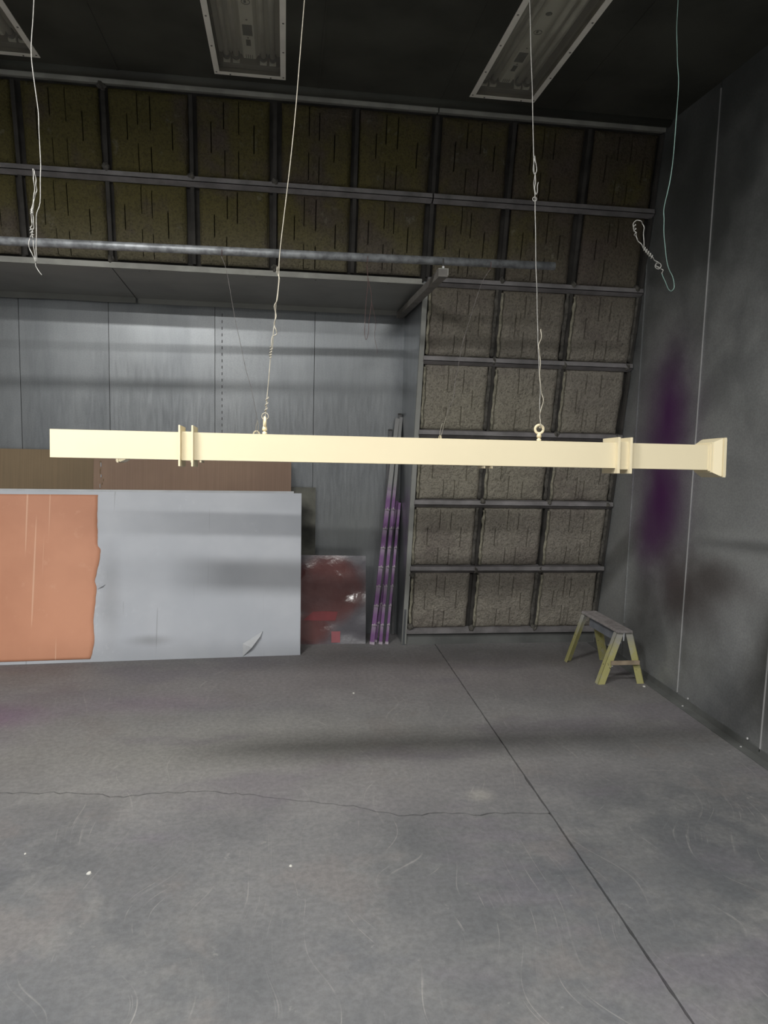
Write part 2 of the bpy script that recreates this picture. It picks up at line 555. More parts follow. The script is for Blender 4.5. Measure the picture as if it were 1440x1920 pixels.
# ================================================================== SETTING
# ------------------------------------------------------------------ floor: three slabs parted by a joint and a crack
floor = build(MB().box((XL - 0.1, YF - 0.1, -0.12), (XR + 0.1, 6.05, -0.03)), 'floor', 'under')
tag(floor, 'grey oversprayed concrete floor with a joint and a crack', 'floor', kind='structure')
CR = [(-3.1, 3.42), (-2.2, 3.36), (-1.28, 3.37), (-0.92, 3.34), (-0.743, 3.289), (-0.556, 3.302), (-0.364, 3.316), (-0.115, 3.244),
      (0.081, 3.178), (0.297, 3.12), (0.549, 3.006), (0.697, 3.02), (0.886, 2.989), (1.034, 2.989), (1.2, 2.97)]
crack = []
rc = random.Random(3)
for (a, b), (c, d) in zip(CR[:-1], CR[1:]):
    n = max(2, int((c - a) / 0.03))
    for i in range(n):
        t = i / n
        crack.append((a + (c - a) * t, b + (d - b) * t + rc.uniform(-0.010, 0.010)))
crack.append(CR[-1])
joint = []
for i in range(260):
    y = YF + (6.02 - YF) * i / 259
    joint.append((1.193 + 0.0045 * y, y, rc.uniform(-0.0018, 0.0018) + (rc.random() < 0.10) * rc.uniform(0, 0.006)))


def slab(poly):
    me = bpy.data.meshes.new('slab')
    bm = bmesh.new()
    f = bm.faces.new([bm.verts.new((x, y, 0)) for x, y in poly])
    if f.normal.z < 0:
        f.normal_flip()
    bm.normal_update()
    r = bmesh.ops.extrude_face_region(bm, geom=[f])
    for v in r['geom']:
        if isinstance(v, bmesh.types.BMVert):
            v.co.z = -0.03
    bmesh.ops.triangulate(bm, faces=bm.faces)
    bmesh.ops.recalc_face_normals(bm, faces=bm.faces)
    bm.to_mesh(me)
    bm.free()
    me.materials.append(M['floor'])
    return place('slab', me, floor)


G = 0.0038
jl = [(x - G - j, y) for x, y, j in joint]
jr = [(x + G + abs(j) * 0.5, y) for x, y, j in joint]
yc = 2.97
slab([(XL - 0.1, 6.02)] + [(x, y + 0.0048) for x, y in crack] + [p for p in jl if p[1] > yc + 0.004])
slab([(XL - 0.1, YF)] + [p for p in jl if p[1] < yc - 0.004] + [(x, y - 0.0048) for x, y in crack][::-1])
slab([(XR + 0.1, 6.02), (XR + 0.1, YF)] + jr)

# ------------------------------------------------------------------ ceiling with openings for the light fixtures
FX = (1.352, -0.228, -1.65)
FY = (4.10, 1.50, -0.55, -3.0)
FW, FL = 0.426, 1.30                      # outer frame size
OW, OL = FW - 0.05, FL - 0.05             # opening
OPEN = [(x, y, OW / 2, OL / 2) if k == 0 else (x, y, OL / 2, OW / 2) for k, y in enumerate(FY) for x in FX]   # rows overhead lie crosswise
xs = sorted({XL - 0.1, XR + 0.1, *[round(x + s * a, 5) for x, y, a, b in OPEN for s in (-1, 1)]})
ys = sorted({YF - 0.1, 4.93, *[round(y + s * b, 5) for x, y, a, b in OPEN for s in (-1, 1)]})
cb = MB()
for i in range(len(xs) - 1):
    for j in range(len(ys) - 1):
        cx, cy = (xs[i] + xs[i + 1]) / 2, (ys[j] + ys[j + 1]) / 2
        if any(abs(cx - x) < a and abs(cy - y) < b for x, y, a, b in OPEN):
            continue
        cb.box((xs[i], ys[j], ZC), (xs[i + 1], ys[j + 1], ZC + 0.02))
ceiling = build(cb, 'ceiling', 'ceil')
tag(ceiling, 'dark sooty sheet metal ceiling', 'ceiling', kind='structure')
build(MB().box((XL - 0.1, YF - 0.1, ZC + 0.25), (XR + 0.1, 6.1, ZC + 0.3)), 'roof_deck', 'dark', ceiling)
for x in (-2.2, -1.02, 0.19, 0.98, 1.78):
    build(MB().box((x - 0.006, YF, ZC - 0.0035), (x + 0.006, 4.85, ZC)), 'seam_strip', 'ceil', ceiling)
tag(build(MB().tube([(XL, 4.865, ZC + 0.012), (XR, 4.865, ZC + 0.012)], 0.045, 16), 'trim_1', 'ceil', smooth=True),
    'dark rounded ceiling edge above the filter bank', 'trim', kind='structure')

# ------------------------------------------------------------------ right wall: panels, pale seam edges, floor angle
wall_r = build(MB().box((XR + 0.035, YF, -0.03), (XR + 0.1, 6.05, ZC)), 'wall_right', 'gap')
tag(wall_r, 'grey sheet metal wall with purple overspray on the right', 'wall', kind='structure')
edges = [6.0, 5.06, 4.27, 3.43, 2.63, 1.83, 1.03, 0.23, -0.57, -1.37, -2.17, -2.97, -3.77, -4.57, YF]
for k in range(len(edges) - 1):
    y1, y0 = edges[k], edges[k + 1]
    NY, NZ = (44, 150) if y0 > 2 else (2, 2)
    vs, fs = [], []
    for i in range(NY + 1):
        for j in range(NZ + 1):
            y = y0 + 0.002 + (y1 - y0 - 0.004) * i / NY
            z = ZC * j / NZ
            d = 0.004 * mnoise.noise(Vector((y * 1.1, z * 0.8, 4.0))) if NY > 2 else 0.0
            if NY > 2:
                # creased dents in the sheets beside the camera
                zc = 1.045 + (4.27 - y) * 0.11
                if y < 4.26:
                    d += 0.020 * math.exp(-((z - zc - 0.03) / 0.035) ** 2) * min(1, (4.27 - y) / 0.3)
                    d -= 0.022 * math.exp(-((z - zc + 0.03) / 0.05) ** 2) * math.exp(-((y - 3.72) / 0.3) ** 2)
                d -= 0.012 * math.exp(-((z - 0.62) / 0.25) ** 2 - ((y - 3.62) / 0.22) ** 2)
                ed = min(y - y0, y1 - y) / 0.05
                d *= min(1.0, ed)
            vs.append((XR - d, y, z))
    for i in range(NY):
        for j in range(NZ):
            a = i * (NZ + 1) + j
            fs.append((a, a + 1, a + NZ + 2, a + NZ + 1))
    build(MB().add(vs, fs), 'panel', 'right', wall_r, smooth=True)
for y, z0, z1, wd in ((4.27, 0.05, 3.78, 0.0026), (3.43, 0.03, 3.78, 0.0028), (5.06, 0.3, 3.3, 0.0012), (2.63, 0.03, 3.78, 0.003)):
    build(MB().box((XR - 0.006, y - wd, z0), (XR + 0.012, y + wd, z1)), 'seam_edge', 'seam' if wd > 0.002 else 'right', wall_r)
base_r = build(MB().box((2.497, YF, 0.0), (XR, 5.55, 0.004)).box((XR - 0.006, YF, 0.004), (XR - 0.001, 5.55, 0.045)), 'baseboard_right', 'kick')
tag(base_r, 'grey floor angle screwed along the foot of the right wall', 'baseboard', kind='structure')
for y in (5.3, 4.15, 3.55, 2.9):
    build(MB().disc((2.53, y, 0.004), (0, 0, 1), 0.006, 0.004), 'screw', 'bright', base_r)
    build(MB().disc((XR - 0.008, y - 0.02, 0.06), (-1, 0, 0), 0.007, 0.005), 'screw', 'bright', base_r)

# ------------------------------------------------------------------ walls behind and left of the camera
tag(build(MB().box((XL - 0.1, YF, -0.03), (XL, 6.05, ZC)), 'wall_left', 'outer'), 'plain grey left wall of the booth', 'wall', kind='structure')
tag(build(MB().box((XL - 0.1, YF - 0.1, -0.03), (XR + 0.1, YF, ZC)), 'wall_front', 'outer'), 'plain grey wall behind the camera', 'wall', kind='structure')

# ------------------------------------------------------------------ recess behind the sheets: galvanised panels
wall_rec = build(MB().box((XL, YREC + 0.012, -0.03), (1.05, YREC + 0.1, 2.9)), 'wall_back_recess', 'gap')
tag(wall_rec, 'bluish galvanised sheet wall at the back of the recess', 'wall', kind='structure')
ex = [XL, -2.63, -1.989, -1.341, -0.546, 0.229, 0.99]
for k in range(len(ex) - 1):
    x0, x1 = ex[k] + 0.002, ex[k + 1] - 0.002
    vs, fs = [], []
    NX, NZ = 16, 40
    for i in range(NX + 1):
        for j in range(NZ + 1):
            x = x0 + (x1 - x0) * i / NX
            z = 2.75 * j / NZ
            e = min(x - x0, x1 - x) / 0.08
            vs.append((x, YREC - 0.006 * mnoise.noise(Vector((x * 1.5, z * 0.9, 2.2))) * min(1, e), z))
    for i in range(NX):
        for j in range(NZ):
            a = i * (NZ + 1) + j
            fs.append((a, a + 1, a + NZ + 2, a + NZ + 1))
    build(MB().add(vs, fs), 'panel', 'galv', wall_rec, smooth=True)
for z in [0.05 * i + 1.4 for i in range(24)]:
    build(MB().box((-0.494, YREC - 0.003, z), (-0.489, YREC + 0.004, z + 0.022)), 'punch_mark', 'gap', wall_rec)

# return at the right end of the recess, following the lean of the bank
xr0, xr1 = 0.948, 0.966
top_y, top_z = BY - 5 * RP * SB, BZ + 5 * RP * CB
rt = MB()
rt.hexa([(xr0, 5.56, 0), (xr1, 5.56, 0), (xr1, 6.0, 0), (xr0, 6.0, 0), (xr0, top_y, top_z), (xr1, top_y, top_z), (xr1, 6.0, top_z), (xr0, 6.0, top_z)])
ret = build(rt, 'wall_recess_return', 'galv')
tag(ret, 'narrow galvanised return wall between recess and filter bank', 'wall', kind='structure')
build(MB().bar(slope(0.961, -0.1, 0.006), slope(0.961, 5 * RP - 0.02, 0.006), (1, 0, 0), 0.034, 0.03), 'corner_post', 'soffit', ret)

# soffit over the recess
sof = MB()
sz0, sz1 = 2.715, 2.655
sof.hexa([(XL, 5.10, sz0), (0.95, 5.10, sz0), (0.95, YREC, sz1), (XL, YREC, sz1), (XL, 5.10, sz0 + 0.012), (0.95, 5.10, sz0 + 0.012), (0.95, YREC, sz1 + 0.012), (XL, YREC, sz1 + 0.012)])
soff = build(sof, 'trim_2', 'soffit')
tag(soff, 'grey sheet soffit over the recess below the upper filters', 'soffit', kind='structure')
build(MB().box((XL, 5.078, 2.712), (0.93, 5.10, 2.748)), 'front_lip', 'lip', soff)
build(MB().hexa([(-1.134, 5.11, sz0 - 0.003), (-1.130, 5.11, sz0 - 0.003), (-1.130, 5.88, sz1 - 0.002), (-1.134, 5.88, sz1 - 0.002), (-1.134, 5.11, sz0), (-1.130, 5.11, sz0), (-1.130, 5.88, sz1 + 0.002), (-1.134, 5.88, sz1 + 0.002)]), 'seam_strip', 'gap', soff)
fl = MB()
NS = 24
vs, fs = [], []
for i in range(NS + 1):
    x = XL + (-1.13 - XL) * i / NS
    b = 0.012 * abs(math.sin((x + 1.34) * math.pi / 0.65))
    vs += [(x, YREC - 0.03, 2.675), (x, YREC - 0.03 - b, 2.612 + 0.3 * b)]
for i in range(NS):
    fs.append((2 * i, 2 * i + 1, 2 * i + 3, 2 * i + 2))
o = build(fl.add(vs, fs), 'flashing', 'soffit', soff)
sm = o.modifiers.new('thick', 'SOLIDIFY')
sm.thickness = 0.004
build(MB().box((-1.12, YREC - 0.014, 2.618), (0.945, YREC - 0.006, 2.66)), 'flashing', 'soffit', soff)
for x in (-0.9, -0.2, 0.2, 0.7):
    build(MB().disc((x, 5.1 + 0.03, sz0 - 0.002), (0, 0, -1), 0.006, 0.004), 'screw', 'screw', soff)

# ------------------------------------------------------------------ the sloping filter bank
bk = MB()
for x0, x1, s0, s1 in ((XL, XR, 5 * RP, 7 * RP + 0.02), (0.96, XR, -0.02, 5 * RP)):
    c = [slope(x0, s0, -0.035), slope(x1, s0, -0.035), slope(x1, s0, -0.07), slope(x0, s0, -0.07),
         slope(x0, s1, -0.035), slope(x1, s1, -0.035), slope(x1, s1, -0.07), slope(x0, s1, -0.07)]
    bk.hexa(c)
wall_b = build(bk, 'wall_back', 'dark')
tag(wall_b, 'sloping exhaust wall framed for square filters', 'wall', kind='structure')
build(MB().box((0.966, 5.575, 0.0), (XR, 5.60, 0.14)), 'kick_plate', 'kick', wall_b)


def rail(x0, x1, s, kind='double'):
    if kind == 'double':
        for ds, wd in ((0.0165, 0.028), (-0.0165, 0.028)):
            build(MB().hexa([slope(x0, s + ds - wd / 2, 0.0), slope(x1, s + ds - wd / 2, 0.0), slope(x1, s + ds - wd / 2, -0.03), slope(x0, s + ds - wd / 2, -0.03),
                             slope(x0, s + ds + wd / 2, 0.035), slope(x1, s + ds + wd / 2, 0.035), slope(x1, s + ds + wd / 2, -0.03), slope(x0, s + ds + wd / 2, -0.03)]
                            if ds < 0 else
                            [slope(x0, s + ds - wd / 2, 0.04), slope(x1, s + ds - wd / 2, 0.04), slope(x1, s + ds - wd / 2, -0.03), slope(x0, s + ds - wd / 2, -0.03),
                             slope(x0, s + ds + wd / 2, 0.028), slope(x1, s + ds + wd / 2, 0.028), slope(x1, s + ds + wd / 2, -0.03), slope(x0, s + ds + wd / 2, -0.03)]),
                  'rail', 'rail', wall_b)
    else:
        build(MB().hexa([slope(x0, s - 0.018, 0.03), slope(x1, s - 0.018, 0.03), slope(x1, s - 0.018, -0.03), slope(x0, s - 0.018, -0.03),
                         slope(x0, s + 0.018, 0.03), slope(x1, s + 0.018, 0.03), slope(x1, s + 0.018, -0.03), slope(x0, s + 0.018, -0.03)]), 'rail', 'lip' if kind == 'pale' else 'rail', wall_b)


rail(X0, 2.55, 0.012, 'single')
for k in (1, 2, 3, 4, 5):
    rail(X0, 2.552, k * RP)
rail(XL, X0 - 0.007, 6 * RP)
rail(X0 + 0.003, 2.552, 6 * RP)
rail(XL, X0 - 0.004, 7 * RP + 0.004, 'pale')
rail(X0 + 0.004, 2.552, 7 * RP + 0.004, 'pale')
colx = [2.555 - CP * k for k in range(11)]
for k, x in enumerate(colx):
    for (r0, r1) in (((0, 7) if x > 0.9 else (5, 7)),):
        for r in range(r0, r1):
            build(MB().hexa([slope(x - 0.012, r * RP + 0.03, 0.004), slope(x + 0.012, r * RP + 0.03, 0.004), slope(x + 0.012, r * RP + 0.03, -0.036), slope(x - 0.012, r * RP + 0.03, -0.036),
                             slope(x - 0.012, r * RP + RP - 0.03, 0.004), slope(x + 0.012, r * RP + RP - 0.03, 0.004), slope(x + 0.012, r * RP + RP - 0.03, -0.036), slope(x - 0.012, r * RP + RP - 0.03, -0.036)])
                  if x > XL + 0.05 and x < 2.54 else MB().bar(slope(min(max(x, XL + 0.02), 2.545), r * RP + 0.03), slope(min(max(x, XL + 0.02), 2.545), r * RP + RP - 0.03), (1, 0, 0), 0.02, 0.03),
                  'divider', 'dark', wall_b)


def filter_mesh(seed, raised):
    rg = random.Random(seed)
    Wd, Hd = rg.uniform(0.445, 0.475), RP - 0.062
    slits = []
    sx = [rg.uniform(0.15, 0.23), rg.uniform(0.36, 0.41), rg.uniform(0.52, 0.60), rg.uniform(0.74, 0.82)]
    for i, (a, b) in ((1, (0.60, 0.95)), (2, (0.58, 0.93)), (0, (0.36, 0.68)), (3, (0.34, 0.66)), (1, (0.03, 0.36)), (2, (0.02, 0.34))):
        if rg.random() < 0.93:
            slits.append((sx[i] * Wd - Wd / 2 + rg.uniform(-0.004, 0.004), a * Hd + rg.uniform(-0.02, 0.02), b * Hd + rg.uniform(-0.02, 0.02)))
    gx = set([-Wd / 2 + Wd * i / 36 for i in range(37)] + [-Wd / 2 + 0.006, Wd / 2 - 0.006])
    for s in slits:
        gx |= {s[0] - 0.0042, s[0] - 0.002, s[0] + 0.002, s[0] + 0.0042}
    gz = sorted(set([Hd * i / 36 for i in range(37)] + [0.006, Hd - 0.006]))
    gx = sorted(gx)
    sd = Vector((seed * 3.1, seed * 1.7, 0))
    vs, fs = [], []
    ph = rg.uniform(0, 9)
    for x in gx:
        for z in gz:
            wob = 0.008 * mnoise.noise(Vector((z * 7, seed * 2.3, x > 0)))
            d = min(x + Wd / 2, Wd / 2 - x, z + 0.004, Hd - z + 0.004)
            h = 0.034 * (1 - math.exp(-max(0, d) / 0.016)) - 0.02
            h += (0.011 if raised else 0.006) * mnoise.noise(Vector((x * 6, z * 6, 0)) + sd) + (0.0045 if raised else 0.0025) * mnoise.noise(Vector((x * 30, z * 30, 2)) + sd)
            for s, a, b in slits:
                if a < z < b:
                    if abs(x - s) < 0.0025:
                        h -= 0.030 if not raised else 0.012
                    elif abs(x - s) < 0.03:
                        h += 0.004 * (1 if x > s else -0.6)
            edge = max(0, 1 - (Wd / 2 - abs(x)) / 0.03)
            vs.append((x + wob * edge, -h, z))
    n = len(gz)
    for i in range(len(gx) - 1):
        for j in range(n - 1):
            a = i * n + j
            fs.append((a, a + n, a + n + 1, a + 1))
    # closed back so that the pad has thickness
    b0 = len(vs)
    vs += [(-Wd / 2, 0.03, 0), (Wd / 2, 0.03, 0), (Wd / 2, 0.03, Hd), (-Wd / 2, 0.03, Hd)]
    c = [0, (len(gx) - 1) * n, (len(gx) - 1) * n + n - 1, n - 1]
    fs.append((b0 + 3, b0 + 2, b0 + 1, b0))
    bot = [i * n for i in range(len(gx))]
    topr = [i * n + n - 1 for i in range(len(gx))]
    lef = list(range(n))
    rig = [(len(gx) - 1) * n + j for j in range(n)]
    fs.append(tuple(bot + [b0 + 1, b0]))
    fs.append(tuple(topr[::-1] + [b0 + 3, b0 + 2]))
    fs.append(tuple(lef[::-1] + [b0, b0 + 3]))
    fs.append(tuple(rig + [b0 + 2, b0 + 1]))
    return MB().add(vs, fs).mesh('filter_pad', M['filter'])


FM_UP = [filter_mesh(i, False) for i in range(5)]
FM_LO = [filter_mesh(20 + i, True) for i in range(5)]
ROWN = ['bottom', 'second-lowest', 'third-lowest', 'middle', 'third-highest', 'second-highest', 'top']
ORD = ['closest to', 'second from', 'third from', 'fourth from', 'fifth from', 'sixth from', 'seventh from', 'eighth from', 'ninth from', 'tenth from']


def roll_mesh(seed, H, mat='roll', k=1.0):
    rg = random.Random(seed)
    pts, rr = [], []
    n = 22
    for i in range(n + 1):
        t = i / n
        pts.append((0.008 * mnoise.noise(Vector((t * 5, seed, 0))), -0.004 + 0.006 * mnoise.noise(Vector((t * 5, seed, 7))), 0.01 + (H - 0.02) * t))
        rr.append(k * 0.011 + k * 0.007 * mnoise.noise(Vector((t * 9, seed, 3))))
    return MB().tube(pts, rr, 8).mesh('rolled_edge', M[mat], True)


ROLLS = [roll_mesh(i, RP - 0.07) for i in range(4)]
DROLLS = [roll_mesh(10 + i, RP - 0.05, 'knot', 1.35) for i in range(3)]
rf = random.Random(12)
for r in range(7):
    ncol = 9 if r >= 5 else 3
    for c in range(ncol):
        xc = 2.555 - CP * (c + 0.5)
        up = r >= 5
        look = 'dark olive' if up and c >= 3 else ('dark brownish' if up else ('pale dusty tan' if r in (2, 3) and c > 0 else 'dusty grey-brown'))
        o = place('filter_pad', rf.choice(FM_UP if up else FM_LO), None, slope(xc + rf.uniform(-0.008, 0.008), r * RP + 0.031, 0.0), (LEAN, 0, rf.uniform(-0.006, 0.006) * 0))
        tag(o, '%s square filter pad, %s row, %s the right wall' % (look, ROWN[r], ORD[c]), 'filter', 'filter pads in the exhaust wall')
        if not up or rf.random() < 0.0:
            e = place('rolled_edge', rf.choice(ROLLS), o, (-0.238, 0.0, 0.0))
            if rf.random() < 0.7:
                place('rolled_edge', rf.choice(DROLLS), o, (0.245, 0.006, 0.0))


def knot_mesh(seed):
    bm = bmesh.new()
    bmesh.ops.create_icosphere(bm, subdivisions=2, radius=0.026)
    for v in bm.verts:
        v.co *= 1 + 0.55 * mnoise.noise(v.co * 60 + Vector((seed, 0, 0)))
        v.co.y *= 0.7
    me = bpy.data.meshes.new('lint_knot')
    bm.to_mesh(me)
    bm.free()
    me.materials.append(M['knot'])
    return me


KN = [knot_mesh(i * 5.3) for i in range(4)]
for (c, r, dz) in ((1, 2, 0.02), (1, 1, 0.0), (2, 1, 0.0), (2, 2, 0.02), (1, 0.06, 0), (2, 0.06, 0), (1, 4, 0.0), (2, 4, 0.012), (1, 5, 0.03), (2, 5, 0.03), (0.08, 4, 0.01),
                   (0.1, 3, 0.01), (1, 3, 0.02), (0.1, 2, 0.01), (7, 6, 0.05), (7, 6.95, 0.0), (5, 5.06, 0.0), (6, 6.05, 0), (5, 6.05, 0), (7.0, 5.06, 0), (0.1, 5.05, 0), (2.96, 1, -0.04), (2.95, 0.1, 0.0)):
    place('lint_knot', KN[int(c * 7 + r * 3) % 4], wall_b, slope(2.555 - CP * c, r * RP + dz, 0.02), (LEAN, c, r))

# ================================================================== LIGHT FIXTURES
def fixture(x, y, lit, label):
    """label None makes an unseen repeat of the same fixture in the rows overhead"""
    t = thing('ceiling_light', (x, y, ZC), label, 'ceiling light', 'recessed ceiling lights')
    z = ZC
    a, b, c, d = x - FW / 2, x + FW / 2, y - FL / 2, y + FL / 2
    fr = MB()
    for p, q in (((a, c, z - 0.005), (a + 0.032, d, z - 0.001)), ((b - 0.032, c, z - 0.005), (b, d, z - 0.001)),
                 ((a + 0.032, c, z - 0.005), (b - 0.032, c + 0.032, z - 0.001)), ((a + 0.032, d - 0.032, z - 0.005), (b - 0.032, d, z - 0.001))):
        fr.box(p, q)
    f = build(fr, 'frame', 'white', t)
    a2, b2, c2, d2 = x - OW / 2, x + OW / 2, y - OL / 2, y + OL / 2
    H = 0.11
    ho = MB()
    for p, q in (((a2, c2, z), (a2 + 0.004, d2, z + H)), ((b2 - 0.004, c2, z), (b2, d2, z + H)), ((a2, c2, z), (b2, c2 + 0.004, z + H)), ((a2, d2 - 0.004, z), (b2, d2, z + H))):
        ho.box(p, q)
    build(ho, 'housing', 'housing', t)
    build(MB().box((a2, c2, z + H), (b2, d2, z + H + 0.006)), 'reflector', 'reflector', t)
    build(MB().box((a2 + 0.004, c2 + 0.004, z + 0.022), (b2 - 0.004, d2 - 0.004, z + 0.026)), 'lens', 'lens', t)
    bc = build(MB().hexa([(x - 0.035, c2 + 0.02, z + 0.075), (x + 0.035, c2 + 0.02, z + 0.075), (x + 0.035, d2 - 0.03, z + 0.075), (x - 0.035, d2 - 0.03, z + 0.075),
                          (x - 0.055, c2 + 0.02, z + H), (x + 0.055, c2 + 0.02, z + H), (x + 0.055, d2 - 0.03, z + H), (x - 0.055, d2 - 0.03, z + H)]), 'ballast_cover', 'reflector', t)
    if not lit:
        build(MB().box((x - 0.027, d2 - 0.40, z + 0.0735), (x + 0.027, d2 - 0.29, z + 0.0752)), 'sticker', 'sticker', bc)
        build(MB().box((x - 0.013, d2 - 0.245, z + 0.0735), (x + 0.013, d2 - 0.18, z + 0.0752)), 'sticker', 'sticker', bc)
        build(MB().ring((x + 0.004, d2 - 0.62, z + 0.074), (0, 0, 1), 0.022, 0.0018, 20, 5), 'seal_mark', 'sticker', bc)
        build(MB().box((x - 0.006, d2 - 0.632, z + 0.0735), (x + 0.006, d2 - 0.61, z + 0.0752)), 'seal_mark', 'sticker', bc)
        for k in range(4):
            build(MB().box((x - 0.022 + k * 0.012, d2 - 0.075, z + 0.0735), (x - 0.018 + k * 0.012, d2 - 0.035, z + 0.0752)), 'vent_slot', 'sticker', bc)
        build(MB().disc((x, d2 - 0.265, z + 0.0752), (0, 0, -1), 0.006, 0.003), 'screw', 'screw', bc)
        build(MB().disc((x, d2 - 0.45, z + 0.0752), (0, 0, -1), 0.006, 0.003), 'screw', 'screw', bc)
        build(MB().disc((x, d2 - 0.80, z + 0.0752), (0, 0, -1), 0.018, 0.004), 'knockout', 'sticker', bc)
    for dx in (-0.135, -0.08, 0.08, 0.135):
        tb = build(MB().tube([(x + dx, c2 + 0.03, z + 0.075), (x + dx, d2 - 0.075, z + 0.075)], 0.0165, 12), 'tube', 'emit' if lit else 'tube', t, True)
        if not lit:
            build(MB().tube([(x + dx, d2 - 0.075, z + 0.075), (x + dx, d2 - 0.045, z + 0.075)], 0.024, 12), 'socket', 'socket', tb, True)
            build(MB().box((x + dx - 0.02, d2 - 0.045, z + 0.045), (x + dx + 0.02, d2 - 0.025, z + H)), 'socket', 'reflector', tb)
    if not lit:
        for s in (-1, 1):
            for k in range(5):
                build(MB().disc((x + s * (FW / 2 - 0.014), d - 0.03 - k * 0.30, z - 0.005), (0, 0, -1), 0.006, 0.003, 8), 'screw', 'screw', f)
        for s in (-0.7, 0.72):
            build(MB().disc((x + s * 0.17, d - 0.012, z - 0.005), (0, 0, -1), 0.005, 0.003, 8), 'screw', 'socket', f)
    if lit:
        ld = bpy.data.lights.new('fixture_glow', 'AREA')
        ld.shape = 'RECTANGLE'
        ld.size, ld.size_y = 0.33, 1.15
        ld.energy = lit
        ld.color = LAMP_COL
        lo = bpy.data.objects.new('fixture_glow', ld)
        COL.objects.link(lo)
        lo.parent = t
        lo.location = (0, 0, 0.018)
    return t


for i, x in enumerate(FX):
    fixture(x, FY[0], 0, ['unlit recessed tube light nearest the right wall', 'unlit recessed tube light in the middle of the ceiling',
                          'unlit recessed tube light at the left edge of the ceiling'][i])
for j, y in enumerate(FY[1:]):
    for i, x in enumerate(FX):
        fixture(x, y, LAMP_W[j][i], 'lit recessed tube light in the rows above and behind the camera').rotation_euler.z = math.pi / 2

# ================================================================== PIPE AND ITS ARM
pp = build(MB().tube([(XL + 0.05, 4.30, 2.648), (1.59, 4.30, 2.703)], 0.0235, 20), 'hanging_pipe', 'pipe', None, True, (0, 4.3, 2.67))
tag(pp, 'long galvanised pipe running below the upper filters', 'pipe')
for x in (-0.36, 0.46, 1.19):
    build(MB().ring((x, 4.30, 2.67 + (x + 0.2) * 0.0119 + 0.002), (1, 0.1, 0), 0.0255, 0.0018, 20, 5), 'wire_tie', 'wired', pp)


def arm(x, label):
    a = thing('pipe_support_arm', (x, 5.86, 2.66), label, 'support arm')
    zt = 2.650 + x * 0.0103
    m = MB().box((x - 0.026, 4.27, zt - 0.062), (x + 0.026, 5.885, zt - 0.018))
    build(m, 'arm_bar', 'arm', a)
    build(MB().box((x - 0.028, 4.265, zt - 0.06), (x + 0.028, 4.269, zt - 0.016)), 'end_plate', 'arm', a)
    build(MB().box((x + 0.026, 4.260, zt - 0.052), (x + 0.030, 4.27, zt - 0.0125)), 'end_flange', 'lip', a)
    build(MB().box((x - 0.028, 4.265, zt - 0.016), (x + 0.028, 4.335, zt - 0.0125)), 'saddle', 'lip', a)
    build(MB().tube([(x, 4.272, zt - 0.02), (x, 4.272, zt + 0.045)], 0.004, 8), 'clamp_bolt', 'socket', a)
    build(MB().disc((x, 4.272, zt - 0.006), (0, -1, 0), 0.008, 0.008), 'bolt_head', 'bright', a)
    return a


arm(0.905, 'dull steel arm reaching forward to carry the pipe above the recess corner')
arm(-2.6, 'dull steel arm carrying the pipe beyond the left edge of the picture')

# ================================================================== THE TWO CREAM POSTS
def make_post(loc, rot, label):
    t = thing('cream_post', loc, label, 'post', 'cream posts hung up to dry', rot=rot)

    def part(mb, name, mat='cream', parent=None, smooth=False):
        o = place(name, mb.mesh(name, M[mat], smooth), parent or t)
        return o
    h = 0.0505
    tb = MB()
    xa, xb, q, w_ = -1.294, 1.262, h, h - 0.003
    for p0, p1 in (((xa, -q, -q), (xb, -w_, q)), ((xa, w_, -q), (xb, q, q)), ((xa, -w_, w_), (xb, w_, q)), ((xa, -w_, -q), (xb, w_, -w_))):
        tb.box(p0, p1)
    part(tb, 'square_tube')
    for x in (-0.845, -0.799):
        bevel(part(MB().box((x, -0.075, -0.075), (x + 0.007, 0.075, 0.075)), 'collar_plate'), 0.0012)
    for x in (0.848, 0.899):
        bevel(part(MB().box((x, -0.072, -0.072), (x + 0.010, 0.072, 0.072)), 'collar_plate'), 0.0012)
    part(MB().box((0.858, -0.055, -0.055), (0.899, 0.055, 0.055)), 'collar_sleeve')
    part(MB().box((-0.836, -0.053, -0.053), (-0.799, 0.053, 0.053)), 'collar_sleeve')
    st = MB()
    for x0, x1, s0, s1 in ((1.246, 1.254, 0.055, 0.055), (1.254, 1.261, 0.060, 0.060), (1.261, 1.290, 0.062, 0.077), (1.290, 1.296, 0.074, 0.074), (1.296, 1.306, 0.080, 0.080), (1.306, 1.311, 0.074, 0.074)):
        st.hexa([(x0, -s0, -s0), (x1, -s1, -s1), (x1, s1, -s1), (x0, s0, -s0), (x0, -s0, s0), (x1, -s1, s1), (x1, s1, s1), (x0, s0, s0)])
    part(st, 'stepped_base')
    part(MB().box((-1.296, -h, -h), (-1.294, h, h)), 'end_cap')
    for x, ax in ((-0.537, Vector((1, 0.12, 0))), (0.546, Vector((0.1, 1, 0)))):
        e = part(MB().ring((x, 0, h + 0.049), ax, 0.0165, 0.0052, 28, 10), 'eyebolt', smooth=True)
        part(MB().tube([(x, 0, h + 0.0), (x, 0, h + 0.01), (x, 0, h + 0.0105), (x, 0, h + 0.016), (x, 0, h + 0.0165), (x, 0, h + 0.026), (x, 0, h + 0.034)],
                       [0.009, 0.009, 0.006, 0.006, 0.010, 0.009, 0.006], 12), 'shank', 'cream', e, True)
    return t


make_post((0.462, 2.80, 1.622), (math.radians(-3.5), 0, 0), 'nearest long cream post with square collars hanging by two wires')
make_post((0.385, 4.27, 1.562), (math.radians(3.5), 0, math.pi), 'second cream post hanging hidden behind the nearest one')

